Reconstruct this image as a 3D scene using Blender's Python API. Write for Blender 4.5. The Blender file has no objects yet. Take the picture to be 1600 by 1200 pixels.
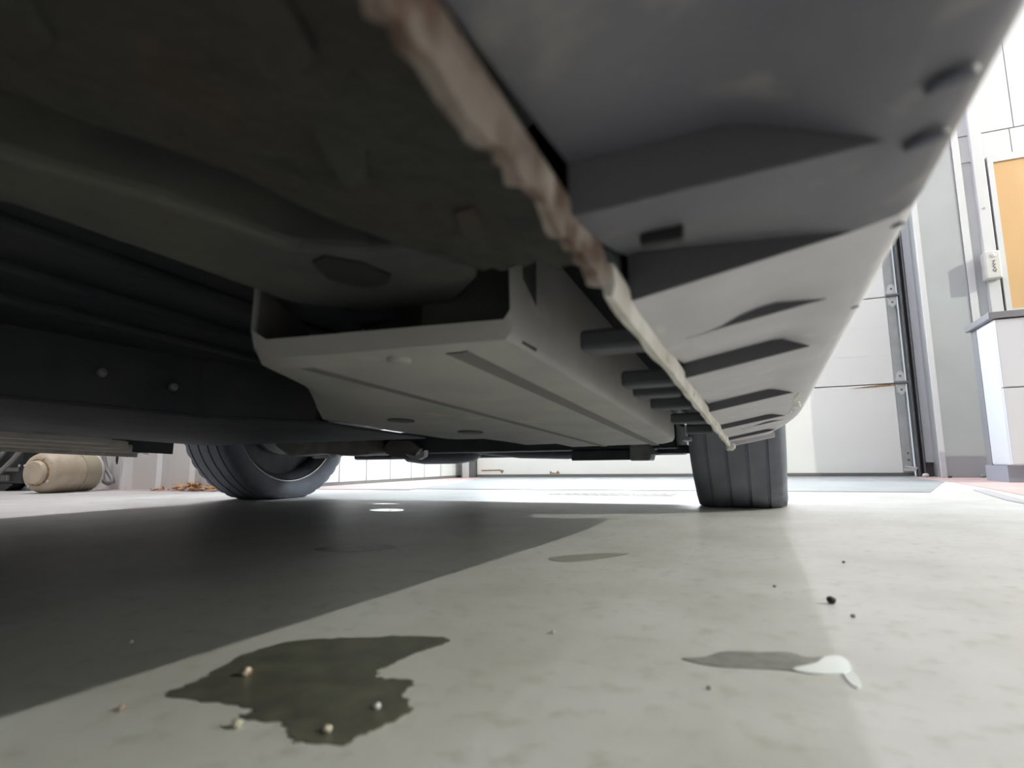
import bpy, math, random
from mathutils import Vector, Matrix
random.seed(7)
scn = bpy.context.scene
col = scn.collection

# ------------------------------------------------------------------ camera
cam_data = bpy.data.cameras.new('camera')
cam = bpy.data.objects.new('camera', cam_data); col.objects.link(cam)
cam_data.sensor_width = 36.0; cam_data.lens = 36.0 * 900.0 / 1600.0
cam_data.clip_start = 0.01; cam_data.clip_end = 60
YAW, PITCH, ROLL = math.radians(22.9), math.radians(7.70), math.radians(-0.772)
fw = Vector((-math.sin(YAW) * math.cos(PITCH), math.cos(YAW) * math.cos(PITCH), math.sin(PITCH)))
r0 = Vector((math.cos(YAW), math.sin(YAW), 0)); u0 = r0.cross(fw)
rt = r0 * math.cos(ROLL) + u0 * math.sin(ROLL); up = -r0 * math.sin(ROLL) + u0 * math.cos(ROLL)
M4 = Matrix((rt, up, -fw)).transposed().to_4x4(); M4.translation = Vector((0, 0, 0.12))
cam.matrix_world = M4
cam_data.dof.use_dof = True; cam_data.dof.focus_distance = 2.2; cam_data.dof.aperture_fstop = 8.0
scn.camera = cam

# ------------------------------------------------------------------ world and exposure
world = bpy.data.worlds.new('world'); scn.world = world; world.use_nodes = True
world.node_tree.nodes['Background'].inputs[0].default_value = (0.8, 0.9, 1.0, 1)
world.node_tree.nodes['Background'].inputs[1].default_value = 0.6
scn.view_settings.view_transform = 'Standard'; scn.view_settings.look = 'None'
scn.view_settings.gamma = 1.0; scn.view_settings.use_curve_mapping = False
scn.view_settings.exposure = 0.14
# lamp rows of the garage ceiling: x of the row, watts per fixture, colour
LAMP_Z = 3.2
LAMP_ROWS = [(2.7, 5.5, (0.84, 0.80, 1.0)), (0.5, 7.5, (0.88, 0.85, 1.0)), (-2.9, 22, (1.0, 0.95, 0.97))]
LAMP_GAIN = [0.3, 0.45, 3.6]
LAMP_YS = [-3.6, -0.6, 3.05]
WINDOW_EMIT = 105.0
HIGH_BAY = ((5.6, 1.9, 3.2), 1010.0, (0.98, 1.0, 0.84))     # compact lamp whose light draws the crisp shadow edge under the car

# ------------------------------------------------------------------ helpers
def mat(name, c1, rough=0.6, metal=0.0, c2=None, scale=20.0, lo=0.4, hi=0.6, bump=0.0, bscale=80.0, spec=0.5, stretch=None, c3=None, s3=60.0, lo3=0.6, hi3=0.7):
    m = bpy.data.materials.new(name); m.use_nodes = True
    nt = m.node_tree; b = nt.nodes['Principled BSDF']
    b.inputs['Roughness'].default_value = rough; b.inputs['Metallic'].default_value = metal
    b.inputs['Specular IOR Level'].default_value = spec
    b.inputs['Base Color'].default_value = (*c1, 1)
    tc = nt.nodes.new('ShaderNodeTexCoord'); vec = tc.outputs['Object']
    if stretch:
        mp = nt.nodes.new('ShaderNodeMapping'); mp.inputs['Scale'].default_value = stretch
        nt.links.new(vec, mp.inputs['Vector']); vec = mp.outputs[0]
    def layer(prev, colour, sc, l, h):
        n = nt.nodes.new('ShaderNodeTexNoise'); n.inputs['Scale'].default_value = sc; n.inputs['Detail'].default_value = 6
        nt.links.new(vec, n.inputs['Vector'])
        mr = nt.nodes.new('ShaderNodeMapRange'); mr.inputs[1].default_value = l; mr.inputs[2].default_value = h
        nt.links.new(n.outputs[0], mr.inputs[0])
        mx = nt.nodes.new('ShaderNodeMix'); mx.data_type = 'RGBA'
        nt.links.new(mr.outputs[0], mx.inputs[0])
        if prev is None: mx.inputs[6].default_value = (*c1, 1)
        else: nt.links.new(prev, mx.inputs[6])
        mx.inputs[7].default_value = (*colour, 1)
        return mx.outputs[2]
    out = None
    if c2: out = layer(None, c2, scale, lo, hi)
    if c3: out = layer(out, c3, s3, lo3, hi3)
    if out: nt.links.new(out, b.inputs['Base Color'])
    if bump:
        n = nt.nodes.new('ShaderNodeTexNoise'); n.inputs['Scale'].default_value = bscale; n.inputs['Detail'].default_value = 5
        nt.links.new(vec, n.inputs['Vector'])
        bp = nt.nodes.new('ShaderNodeBump'); bp.inputs['Strength'].default_value = bump; bp.inputs['Distance'].default_value = 0.01
        nt.links.new(n.outputs[0], bp.inputs['Height']); nt.links.new(bp.outputs[0], b.inputs['Normal'])
    return m
def emat(name, c, s):
    m = bpy.data.materials.new(name); m.use_nodes = True
    b = m.node_tree.nodes['Principled BSDF']
    b.inputs['Base Color'].default_value = (*c, 1); b.inputs['Emission Color'].default_value = (*c, 1); b.inputs['Emission Strength'].default_value = s
    return m

TILT = math.radians(-2.4)
INV = Matrix.Rotation(-TILT, 3, 'X')           # world -> car frame
class MB:
    def __init__(self): self.v = []; self.f = []
    def add(self, vs, fs):
        o = len(self.v); self.v += [tuple(p) for p in vs]; self.f += [tuple(i + o for i in f) for f in fs]; return self
    def box(self, x0, x1, y0, y1, z0, z1):
        return self.add([(x, y, z) for x in (x0, x1) for y in (y0, y1) for z in (z0, z1)],
                        [(0, 1, 3, 2), (4, 6, 7, 5), (0, 4, 5, 1), (2, 3, 7, 6), (0, 2, 6, 4), (1, 5, 7, 3)])
    def prism(self, poly, a, b, axis='z'):
        n = len(poly)
        def P(p, h): return (p[0], p[1], h) if axis == 'z' else ((h, p[0], p[1]) if axis == 'x' else (p[0], h, p[1]))
        return self.add([P(p, a) for p in poly] + [P(p, b) for p in poly],
                        [tuple(range(n))[::-1], tuple(range(n, 2 * n))] + [(i, (i + 1) % n, (i + 1) % n + n, i + n) for i in range(n)])
    def grid(self, rows, flip=False):
        n = len(rows[0]); vs = [p for r in rows for p in r]; fs = []
        for i in range(len(rows) - 1):
            for j in range(n - 1):
                q = (i * n + j, i * n + j + 1, (i + 1) * n + j + 1, (i + 1) * n + j)
                fs.append(q[::-1] if flip else q)
        return self.add(vs, fs)
    def tube(self, path, r, n=10, cap=True):
        path = [Vector(p) for p in path]; rows = []
        rs = r if isinstance(r, (list, tuple)) else [r] * len(path)
        prev = None
        for i, p in enumerate(path):
            t = (path[min(i + 1, len(path) - 1)] - path[max(i - 1, 0)]).normalized()
            if prev is None:
                a = Vector((0, 0, 1)) if abs(t.z) < .9 else Vector((1, 0, 0)); u = t.cross(a).normalized()
            else: u = (prev - t * prev.dot(t)).normalized()
            prev = u; w = t.cross(u)
            rows.append([p + (u * math.cos(k * math.tau / n) + w * math.sin(k * math.tau / n)) * rs[i] for k in range(n + 1)])
        rows = [[tuple(q) for q in r_] for r_ in rows]
        o = len(self.v); m_ = n
        vs = [q for r_ in rows for q in r_[:n]]; fs = []
        for i in range(len(rows) - 1):
            for j in range(n): fs.append((i * n + j, i * n + (j + 1) % n, (i + 1) * n + (j + 1) % n, (i + 1) * n + j))
        if cap: fs += [tuple(range(n))[::-1], tuple(range((len(rows) - 1) * n, len(rows) * n))]
        return self.add(vs, fs)
    def lathe(self, prof, c, ax, n=32, closed=False):
        """prof: (distance along axis, radius)"""
        ax = Vector(ax).normalized(); c = Vector(c)
        a = Vector((0, 0, 1)) if abs(ax.z) < .9 else Vector((1, 0, 0)); u = ax.cross(a).normalized(); w = ax.cross(u)
        m_ = len(prof); vs = []; fs = []
        for k in range(n):
            d = u * math.cos(k * math.tau / n) + w * math.sin(k * math.tau / n)
            vs += [tuple(c + ax * h + d * r) for h, r in prof]
        for k in range(n):
            k2 = (k + 1) % n
            for j in range(m_ if closed else m_ - 1):
                j2 = (j + 1) % m_
                fs.append((k * m_ + j, k * m_ + j2, k2 * m_ + j2, k2 * m_ + j))
        return self.add(vs, fs)
    def build(self, name, material, parent=None, smooth=False, bevel=0.0, world=False, bseg=2, solid=0.0):
        vs = [tuple(INV @ Vector(p)) for p in self.v] if world else self.v
        me = bpy.data.meshes.new(name); me.from_pydata(vs, [], self.f); me.update()
        me.materials.append(material)
        o = bpy.data.objects.new(name, me); col.objects.link(o)
        if parent is not None: o.parent = parent
        if solid:
            s = o.modifiers.new('solid', 'SOLIDIFY'); s.thickness = solid; s.offset = 0
        if bevel:
            bv = o.modifiers.new('bevel', 'BEVEL'); bv.width = bevel; bv.segments = bseg; bv.limit_method = 'ANGLE'
        if smooth:
            for p in me.polygons: p.use_smooth = True
            if smooth != 'all':
                es = me.edges
                try: me.set_sharp_from_angle(angle=math.radians(38))
                except Exception: pass
        return o
def tag(o, label=None, cat=None, group=None, kind=None):
    if label: o['label'] = label
    if cat: o['category'] = cat
    if group: o['group'] = group
    if kind: o['kind'] = kind
    return o
def empty(name, loc=(0, 0, 0), rz=0.0):
    o = bpy.data.objects.new(name, None); col.objects.link(o); o.location = loc; o.rotation_euler = (0, 0, rz); o.empty_display_size = .1
    return o
def struct(o): o['kind'] = 'structure'; return o

# ------------------------------------------------------------------ materials
M = {}
M['floor'] = mat('floor_concrete', (0.575, 0.572, 0.568), 0.42, c2=(0.475, 0.47, 0.455), scale=7, lo=.40, hi=.72, bump=.05, bscale=70, c3=(0.45, 0.45, 0.41), s3=55, lo3=.54, hi3=.74, spec=.35)
M['apron'] = mat('grey_floor_paint', (0.33, 0.345, 0.36), 0.45, c2=(0.29, 0.305, 0.32), scale=5)
M['pink'] = mat('faded_red_floor_paint', (0.56, 0.375, 0.37), 0.5, c2=(0.52, 0.42, 0.41), scale=7)
M['stripe'] = mat('grey_stripe_paint', (0.42, 0.40, 0.42), 0.5)
M['ceil'] = mat('ceiling_white', (0.55, 0.55, 0.56), 0.7)
M['wall'] = mat('wall_white', (0.62, 0.63, 0.65), 0.55, c2=(0.58, 0.59, 0.61), scale=2)
M['sheet'] = mat('pale_wall_sheet', (0.60, 0.60, 0.585), 0.5, c2=(0.54, 0.53, 0.51), scale=3, stretch=(1, 1, .25), c3=(0.30, 0.20, 0.12), s3=14, lo3=.68, hi3=.76)
M['whitesheet'] = mat('white_wall_sheet', (0.74, 0.76, 0.76), 0.45, c2=(0.69, 0.70, 0.69), scale=3)
M['doorpan'] = mat('door_panel_white', (0.88, 0.875, 0.85), 0.4, c2=(0.85, 0.84, 0.81), scale=1.3, bump=.02, bscale=40)
M['galv'] = mat('galvanised_steel', (0.47, 0.49, 0.49), 0.42, 0.55, c2=(0.40, 0.42, 0.42), scale=12)
M['steel'] = mat('bright_steel', (0.66, 0.67, 0.66), 0.4, 0.4)
M['dtrack'] = mat('dark_track_steel', (0.17, 0.17, 0.18), 0.45, 0.5)
M['seal'] = mat('grey_rubber_seal', (0.16, 0.155, 0.15), 0.7)
M['column'] = mat('column_grey_paint', (0.40, 0.42, 0.435), 0.42, c2=(0.375, 0.39, 0.405), scale=3)
M['trimw'] = mat('white_trim', (0.60, 0.605, 0.625), 0.45)
M['wood'] = mat('orange_board', (0.62, 0.415, 0.21), 0.6, c2=(0.58, 0.37, 0.18), scale=5, stretch=(1, 1, .2))
M['cab'] = mat('cabinet_white', (0.64, 0.66, 0.71), 0.35)
M['cabtop'] = mat('cabinet_dark_top', (0.20, 0.20, 0.22), 0.5)
M['kick'] = mat('cabinet_grey_base', (0.27, 0.28, 0.33), 0.6)
M['rust'] = mat('rust_streak', (0.42, 0.25, 0.11), 0.8, c2=(0.20, 0.12, 0.07), scale=60)
M['drain'] = mat('worn_drain_iron', (0.40, 0.35, 0.29), 0.7, c2=(0.55, 0.53, 0.50), scale=40)
M['plate'] = mat('switch_box_grey', (0.60, 0.59, 0.57), 0.45)
M['black'] = mat('black_plastic', (0.015, 0.016, 0.018), 0.5)
# car
M['sill'] = mat('dusty_grey_plastic', (0.56, 0.548, 0.57), 0.6, c2=(0.48, 0.472, 0.495), scale=14, lo=.35, hi=.7, bump=.03, bscale=300, c3=(0.62, 0.60, 0.58), s3=40, lo3=.62, hi3=.72)
M['flange'] = mat('dirty_primer_flange', (0.72, 0.69, 0.65), 0.6, c2=(0.58, 0.54, 0.49), scale=30, bump=.15, bscale=120)
M['litsill'] = mat('light_painted_sill', (0.80, 0.76, 0.71), 0.5, c2=(0.62, 0.58, 0.53), scale=6, stretch=(8, .6, 8))  # paler than the flange: light from outside put into the colour
M['rusty'] = mat('rusted_flange', (0.23, 0.19, 0.165), 0.75, c2=(0.11, 0.068, 0.052), scale=36, lo=.48, hi=.6, bump=.5, bscale=90, c3=(0.36, 0.315, 0.275), s3=24, lo3=.58, hi3=.66)
M['rustpan'] = mat('rusty_undersealed_steel', (0.026, 0.0255, 0.0205), 0.8, c2=(0.034, 0.026, 0.019), scale=16, lo=.45, hi=.65, bump=.4, bscale=45, c3=(0.018, 0.018, 0.016), s3=26, lo3=.55, hi3=.65)
M['pan'] = mat('underbody_coating', (0.055, 0.062, 0.075), 0.75, c2=(0.075, 0.079, 0.087), scale=8, bump=.2, bscale=30)
M['rail'] = mat('rail_coating', (0.085, 0.082, 0.070), 0.65, c2=(0.052, 0.054, 0.056), scale=9, bump=.2, bscale=40)
M['tray'] = mat('dusty_tray_plastic', (0.44, 0.43, 0.42), 0.6, c2=(0.36, 0.355, 0.355), scale=9, lo=.35, hi=.7, bump=.05, bscale=120, c3=(0.50, 0.46, 0.40), s3=22, lo3=.6, hi3=.75)
M['stepshade'] = mat('tray_step_shade', (0.19, 0.185, 0.185), 0.7)  # dark tone for the shaded steps of the tray
M['dark'] = mat('dark_underbody_metal', (0.05, 0.055, 0.068), 0.55, c2=(0.07, 0.073, 0.08), scale=20)
M['arm'] = mat('cast_suspension_metal', (0.19, 0.185, 0.185), 0.6, c2=(0.25, 0.24, 0.23), scale=20)
M['alu'] = mat('dusty_aluminium', (0.30, 0.30, 0.31), 0.5, 0.3, c2=(0.22, 0.22, 0.23), scale=25)
M['lip'] = mat('rim_lip_metal', (0.55, 0.53, 0.50), 0.4, 0.6)
M['tyre'] = mat('tyre_rubber', (0.130, 0.141, 0.170), 0.75, c2=(0.17, 0.18, 0.205), scale=14, lo=.4, hi=.7, bump=.08, bscale=90)
M['slot_or_stepshade'] = mat('step_shade', (0.095, 0.093, 0.108), 0.8)  # shade of the sill's step faces, put into the colour
M['silldark'] = mat('dark_bluish_plastic', (0.105, 0.106, 0.130), 0.55, c2=(0.135, 0.133, 0.152), scale=10, bump=.03, bscale=250, c3=(0.20, 0.195, 0.19), s3=38, lo3=.58, hi3=.72)
M['clip'] = mat('navy_plastic_clip', (0.06, 0.064, 0.09), 0.5)
M['darkbar'] = mat('near_black_bar', (0.08, 0.083, 0.10), 0.65)
M['paintcar'] = mat('car_paint', (0.10, 0.105, 0.115), 0.25)
M['glass'] = mat('tinted_glass', (0.02, 0.022, 0.025), 0.08)
M['scuff'] = mat('white_scuff', (0.70, 0.70, 0.70), 0.6)
# floor marks
M['wet'] = mat('wet_oily_patch', (0.085, 0.085, 0.070), 0.35, c2=(0.13, 0.13, 0.10), scale=45, lo=.4, hi=.65, spec=.4)
M['damp'] = mat('damp_patch', (0.30, 0.30, 0.27), 0.5)
M['film'] = mat('wet_grey_film', (0.28, 0.275, 0.265), 0.4, c2=(0.22, 0.22, 0.21), scale=90)
M['shiny'] = mat('shiny_white_film', (0.85, 0.86, 0.86), 0.06, spec=1.0)
M['white'] = mat('white_gloss_patch', (0.85, 0.90, 0.92), 0.2)
M['whitepale'] = mat('thin_white_patch', (0.66, 0.69, 0.68), 0.4)
M['tan'] = mat('tan_enamel', (0.50, 0.42, 0.32), 0.5, c2=(0.42, 0.355, 0.27), scale=14, c3=(0.25, 0.20, 0.15), s3=45, lo3=.68, hi3=.75)
M['tan2'] = mat('olive_tan_band', (0.38, 0.345, 0.255), 0.5)
M['hose'] = mat('grey_hose', (0.22, 0.22, 0.21), 0.5)
M['leaf'] = mat('dry_leaf', (0.62, 0.33, 0.12), 0.7, c2=(0.40, 0.20, 0.08), scale=60)

# ------------------------------------------------------------------ setting
RX0, RX1, RY0, YD = -7.0, 8.0, -6.5, 4.15
H = 3.45
fl = MB().box(RX0, RX1, RY0, YD + .3, -.08, 0).build('floor', M['floor']); struct(fl)
cl = MB().box(RX0 - .1, RX1 + .1, RY0 - .1, YD + .4, H, H + .1).build('ceiling', M['ceil']); struct(cl)
struct(MB().box(RX0, RX1, RY0 - .1, RY0, 0, H).build('wall_back', M['wall']))
struct(MB().box(RX1, RX1 + .1, RY0, YD + .3, 0, H).build('wall_right', M['wall']))
struct(MB().box(RX0 - .1, RX0, RY0, 2.1, 0, H).build('wall_left', M['wall']))
# painted floor areas (2 mm of floor paint)
struct(MB().prism([(-1.52, 2.34), (.52, 2.34), (.79, 3.3), (.80, 4.14), (-2.0, 4.14), (-1.72, 3.3)], 0.0, .002).build('trim_1', M['apron']))
struct(MB().prism([(-2.185, 2.25), (-1.46, 2.25), (-1.56, 2.78), (-1.72, 3.3), (-2.0, 4.14), (-2.185, 4.14)], 0.0, .0025).build('trim_2', M['pink']))
struct(MB().prism([(.66, 1.2), (.70, 2.0), (.76, 2.6), (.82, 3.3), (.80, 4.1), (6.0, 4.1), (6.0, 1.2)], 0.0, .0025).build('trim_3', M['pink']))
struct(MB().prism([(.575, 1.2), (.60, 1.95), (.68, 2.5), (.72, 2.5), (.635, 1.95), (.61, 1.2)], 0.0, .003).build('trim_4', M['stripe']))
struct(MB().prism([(-7, 1.94), (-2.5, 2.0), (-2.2, 2.0), (-2.2, 2.06), (-7, 2.06)], 0.0, .0025).build('trim_5', M['pink']))

# left partition: ribbed pale sheet facing the car, white return towards the big door
wl = struct(MB().box(RX0, -2.22, 2.06, 2.16, 0, H).build('wall_partition', M['sheet']))
ribm = MB().prism([(-.035, 0), (-.02, -.028), (.02, -.028), (.035, 0)], 0.0, H)
rx = [-2.30, -2.58, -2.82, -3.10, -3.34, -3.62, -3.9, -4.2, -4.5, -4.8, -5.1, -5.4]
rib0 = None
for x in rx:
    if rib0 is None: rib0 = ribm.build('rib', M['whitesheet'], wl); o = rib0
    else: o = rib0.copy(); col.objects.link(o); o.parent = wl
    o.location = (x, 2.06, 0)
wr = struct(MB().box(-2.32, -2.22, 2.16, YD, 0, H).build('wall_return', M['whitesheet']))
sm = MB().box(0, .006, -.012, .012, 0.0, H); s0 = None
for y in (2.45, 2.70, 2.95, 3.2, 3.45, 3.62, 3.85):
    if s0 is None: s0 = sm.build('seam_strip', M['wall'], wr); o = s0
    else: o = s0.copy(); col.objects.link(o); o.parent = wr
    o.location = (-2.22, y, 0)
struct(MB().box(-2.22, -2.215 + .003, 2.16, YD, 0, .02).build('baseboard_left', M['seal']))
# front wall round the sectional door
DX0, DX1, SH, NS = -2.06, .86, .546, 5
DT = SH * NS + .02
wf = struct(MB().box(-2.32, DX0 - .07, YD, YD + .15, 0, H).box(DX1 + .06, 1.2, YD, YD + .15, 0, H).box(DX0 - .07, DX1 + .06, YD, YD + .15, DT, H).build('wall_front', M['wall']))
struct(MB().box(1.15, RX1, 3.92, YD + .15, 0, H).build('wall_front_right', M['wall']))
struct(MB().box(DX0 - .09, DX0 - .045, YD - .09, YD + .02, 0, DT).build('trim_6', M['trimw']))
struct(MB().box(DX0 - .045, DX0 - .005, YD - .06, YD, 0, DT).build('trim_7', M['dtrack']))
# small wall panels with open joints above the board
wp = [o for o in bpy.data.objects if o.name == 'wall_front_right'][0]
for i in range(14):
    x = 1.17 + i * .13
    MB().box(x, x + .126, 3.912, 3.921, 1.80, 1.955).build('panel', M['trimw'], wp)
for i in range(8):
    x = 1.02 + .15 + i * .28
    MB().box(x, x + .276, 3.908, 3.921, 1.96, 3.3).build('panel', M['trimw'], wp)

# sectional door
dr = struct(MB().box(DX0, DX1, YD + .03, YD + .05, .02, DT).build('door_1', M['doorpan']))
for k in range(NS):
    z0 = .022 + k * SH; z1 = z0 + SH - .006
    p = MB().box(DX0, .797, YD - .012, YD + .03, z0, z1).build('door_section', M['doorpan'], dr, bevel=.004)
    MB().box(.797, DX1 - .02, YD - .018, YD + .03, z0, z1).build('end_stile', M['galv'], p)
    if k != 2:
        for j in range(2):
            zz = z0 + .18 + j * .18
            MB().box(DX0, .797, YD - .0132, YD - .010, zz, zz + .0016).build('crease', M['doorpan'], p)
pane_m = emat('daylit_pane', (0.86, 0.94, 1.0), WINDOW_EMIT)
for i in range(3):
    x = -1.92 + i * .70
    z0 = .022 + 2 * SH + .14
    f = MB()
    f.box(x, x + .54, YD - .03, YD - .010, z0, z0 + .03).box(x, x + .54, YD - .03, YD - .010, z0 + .29, z0 + .32)
    f.box(x, x + .03, YD - .03, YD - .010, z0 + .03, z0 + .29).box(x + .51, x + .54, YD - .03, YD - .010, z0 + .03, z0 + .29)
    fo = f.build('window_frame', M['trimw'], dr)
    MB().box(x + .03, x + .51, YD - .022, YD - .014, z0 + .03, z0 + .29).build('window_pane', pane_m, fo)
MB().box(DX0, DX1 - .01, YD - .02, YD + .03, .004, .024).build('bottom_seal', M['seal'], dr)
for k in (1, 2, 3, 4):
    zc = .020 + k * SH
    h = MB().prism([(-.027, 0), (-.020, .055), (-.008, .072), (.008, .072), (.020, .055), (.027, 0), (.020, -.055), (0, -.075), (-.020, -.055)], YD - .027, YD - .017, 'y')
    ho = h.build('hinge', M['steel'], dr); ho.location = (.826, 0, zc)
    MB().tube([(-.035, YD - .036, 0.0), (.05, YD - .036, 0.0)], .010, 8).build('roller_shaft', M['dtrack'], ho)
    MB().lathe([(0, 0), (0, .006), (.004, .006), (.004, 0)], (0, YD - .027, .042), (0, -1, 0), 8).build('bolt', M['dtrack'], ho)
    MB().lathe([(0, 0), (0, .006), (.004, .006), (.004, 0)], (0, YD - .027, -.042), (0, -1, 0), 8).build('bolt', M['dtrack'], ho)
b = MB().box(.80, .855, YD - .05, YD - .018, .035, .05).tube([(.80, YD - .045, .06), (.865, YD - .045, .05)], .006, 8).build('bottom_bracket', M['steel'], dr)
for zz in (.10, .14):
    MB().lathe([(0, 0), (0, .007), (.003, .007), (.003, 0)], (.827, YD - .018, zz), (0, -1, 0), 8).build('bolt', M['dtrack'], dr)
t = MB().box(.862, .869, YD - .075, YD, 0, DT).box(.869, .895, YD - .012, YD, 0, DT).box(.888, .895, YD - .075, YD - .012, 0, DT)
t.build('track', M['dtrack'], dr)
MB().prism([(.56, .545), (.66, .556), (.74, .562), (.80, .560), (.80, .552), (.70, .548)], YD - .0145, YD - .0125, 'y').build('rust_streak', M['rust'], dr)
MB().prism([(.06, .028), (.10, .045), (.15, .040), (.11, .028)], YD - .0145, YD - .0125, 'y').build('rust_streak', M['rust'], dr)
MB().prism([(-1.45, .028), (-1.445, .05), (-1.43, .036), (-1.40, .034), (-1.385, .052), (-1.37, .028)], YD - .0145, YD - .0125, 'y').build('rust_streak', M['rust'], dr)
MB().prism([(-2.02, .05), (-1.86, .052), (-1.84, .03), (-1.825, .056), (-1.86, .062), (-2.02, .060)], YD - .0145, YD - .0125, 'y').build('rust_streak', M['rust'], dr)
# jamb sheet and steel column right of the door
jb = struct(MB().box(.905, 1.0, YD - .05, YD, .085, H).build('trim_8', M['trimw'])); 
MB().box(.955, .985, YD - .04, YD - .005, 0, .085).build('jamb_post', M['galv'], jb)
MB().box(.905, .955, YD - .02, YD - .005, 0, .085).build('jamb_gap', M['seal'], jb)
cm = struct(MB().box(.945, 1.150, 3.90, YD, 0, H).build('column', M['column'], bevel=.006))
MB().box(.925, .950, 3.885, 3.905, 0, H).build('edge_strip', M['trimw'], cm)
MB().box(1.150, 1.185, 3.895, 3.93, 0, H).build('edge_strip', M['trimw'], cm)
# surface trunking and switch box
tr = empty('cable_trunking', (1.26, 3.9, .5)); tag(tr, 'white cable trunking running up the wall beside the orange board', 'trunking')
MB().box(1.235 - 1.26, 1.29 - 1.26, -.018, .02, 0, .58).build('duct', M['trimw'], tr, bevel=.003)
MB().box(1.235 - 1.26, 1.29 - 1.26, -.018, .02, .74, 2.4).build('duct', M['trimw'], tr, bevel=.003)
MB().lathe([(0, 0), (0, .006), (.004, .006), (.004, 0)], (0, -.018, 1.0), (0, -1, 0), 8).build('screw', M['galv'], tr)
sb = empty('switch_box', (1.252, 3.88, 1.08)); tag(sb, 'grey electrical switch box with a scribbled mark beside the orange board', 'switch box')
MB().box(-.035, .035, -.05, .02, 0, .155).build('housing', M['plate'], sb, bevel=.006)
MB().lathe([(0, 0.0), (.0, .013), (.006, .011), (.009, 0)], (.004, -.05, .128), (0, -1, 0), 16).build('indicator', M['trimw'], sb, smooth=True)
sc = MB().tube([(-.006, -.051, .095), (.008, -.051, .100), (-.004, -.051, .080), (.010, -.051, .078), (-.004, -.051, .066), (.008, -.051, .060), (-.006, -.051, .045), (.006, -.051, .035), (.010, -.051, .05)], .0016, 5)
sc.build('scribble', M['black'], sb)
# board
bd = empty('notice_board', (1.9, 3.9, .86)); tag(bd, 'orange wooden board in a white frame on the wall above the cabinet', 'board')
MB().box(-.575, .6, -.012, .018, .05, .90).build('board_panel', M['wood'], bd)
f = MB().box(-.60, .66, -.022, .018, 0, .05).build('frame_rail', M['trimw'], bd)
MB().box(-.60, .66, -.022, .018, .90, .94).build('frame_rail', M['trimw'], bd)
MB().box(-.60, -.575, -.022, .018, .05, .90).build('frame_rail', M['trimw'], bd)
MB().box(.6, .66, -.022, .018, .05, .90).build('frame_rail', M['trimw'], bd)
# cabinet
cb = empty('cabinet', (1.6, 3.3, 0)); tag(cb, 'white floor cabinet with dark top edge beside the grey column', 'cabinet')
MB().box(-.59, .6, -.12, .10, .075, .727).build('body', M['cab'], cb, bevel=.008)
MB().box(-.59, .6, .10, .17, .075, .727).build('dark_back', M['cabtop'], cb)  # dark strip along the back of the body
MB().box(-.61, .62, -.145, .18, .727, .757).build('worktop', M['cabtop'], cb, bevel=.003)
MB().box(-.60, .59, -.11, .16, 0, .075).build('plinth', M['kick'], cb)
for k, (z0, z1) in enumerate(((.08, .412), (.418, .722))):
    d = MB().box(-.588, -.0, -.136, -.12, z0, z1).build('drawer', M['cab'], cb, bevel=.003)
    MB().box(.004, .598, -.136, -.12, z0, z1).build('drawer', M['cab'], cb, bevel=.003)
hm = MB().box(-.482, -.479, -.138, -.136, .690, .708).box(-.472, -.469, -.138, -.136, .690, .708).box(-.479, -.472, -.138, -.136, .698, .701)
hm.build('letter_mark', M['cabtop'], cb)

# ------------------------------------------------------------------ ceiling lamps
tube_m = emat('lamp_tube', (1, .98, .95), 3.0)
li = 0
def place_word(i, j): return ['near the back wall', 'above the middle of the bay', 'near the big door'][j]
rown = ['lamp row right of the car', 'lamp row above the car', 'lamp row left of the car']
for i, (lx, w, lc) in enumerate(LAMP_ROWS):
    for j, ly in enumerate(LAMP_YS):
        if i == 2 and j == 2: ly = 0.9 + .0
        if i == 2 and j == 1: ly = -1.7
        if i == 2 and j == 0: ly = -4.4
        L = empty('strip_light', (lx, ly, LAMP_Z)); tag(L, 'ceiling strip light, %s, %s' % (rown[i], place_word(i, j)), 'ceiling light', 'ceiling strip lights')
        MB().box(-.05, .05, -1.2, 1.2, .03, .09).build('housing', M['trimw'], L, bevel=.004)
        MB().tube([(0, -1.17, .018), (0, 1.17, .018)], .016, 10).build('tube', tube_m, L, smooth=True)
        for s in (-.9, .9): MB().tube([(0, s, .09), (0, s, H - LAMP_Z)], .006, 6).build('hanger', M['galv'], L)
        ld = bpy.data.lights.new('strip_light_lamp', 'AREA'); ld.shape = 'RECTANGLE'; ld.size = .07; ld.size_y = 2.34; ld.energy = w * LAMP_GAIN[j]; ld.color = lc
        lo = bpy.data.objects.new('lamp', ld); col.objects.link(lo); lo.parent = L; lo.location = (0, 0, -.006)

hb = empty('high_bay_lamp', HIGH_BAY[0]); tag(hb, 'round high bay lamp hanging over the bay to the right of the car', 'ceiling light')
MB().lathe([(.02, .19), (.10, .15), (.17, .06), (.19, .05)], (0, 0, 0), (0, 0, 1), 32).build('reflector', M['galv'], hb, smooth=True, solid=.003)
MB().lathe([(-.03, 0), (-.025, .012), (-.012, .018), (.004, .018), (.02, .012), (.05, .012), (.19, .03), (.21, 0)], (0, 0, 0), (0, 0, 1), 16).build('bulb', tube_m, hb, smooth=True).visible_shadow = True
MB().tube([(0, 0, .19), (0, 0, H - LAMP_Z)], .006, 6).build('hanger', M['galv'], hb)
ld = bpy.data.lights.new('high_bay_bulb', 'POINT'); ld.energy = HIGH_BAY[1]; ld.color = HIGH_BAY[2]; ld.shadow_soft_size = .02
lo = bpy.data.objects.new('lamp', ld); col.objects.link(lo); lo.parent = hb; lo.location = (0, 0, -.06)

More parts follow.
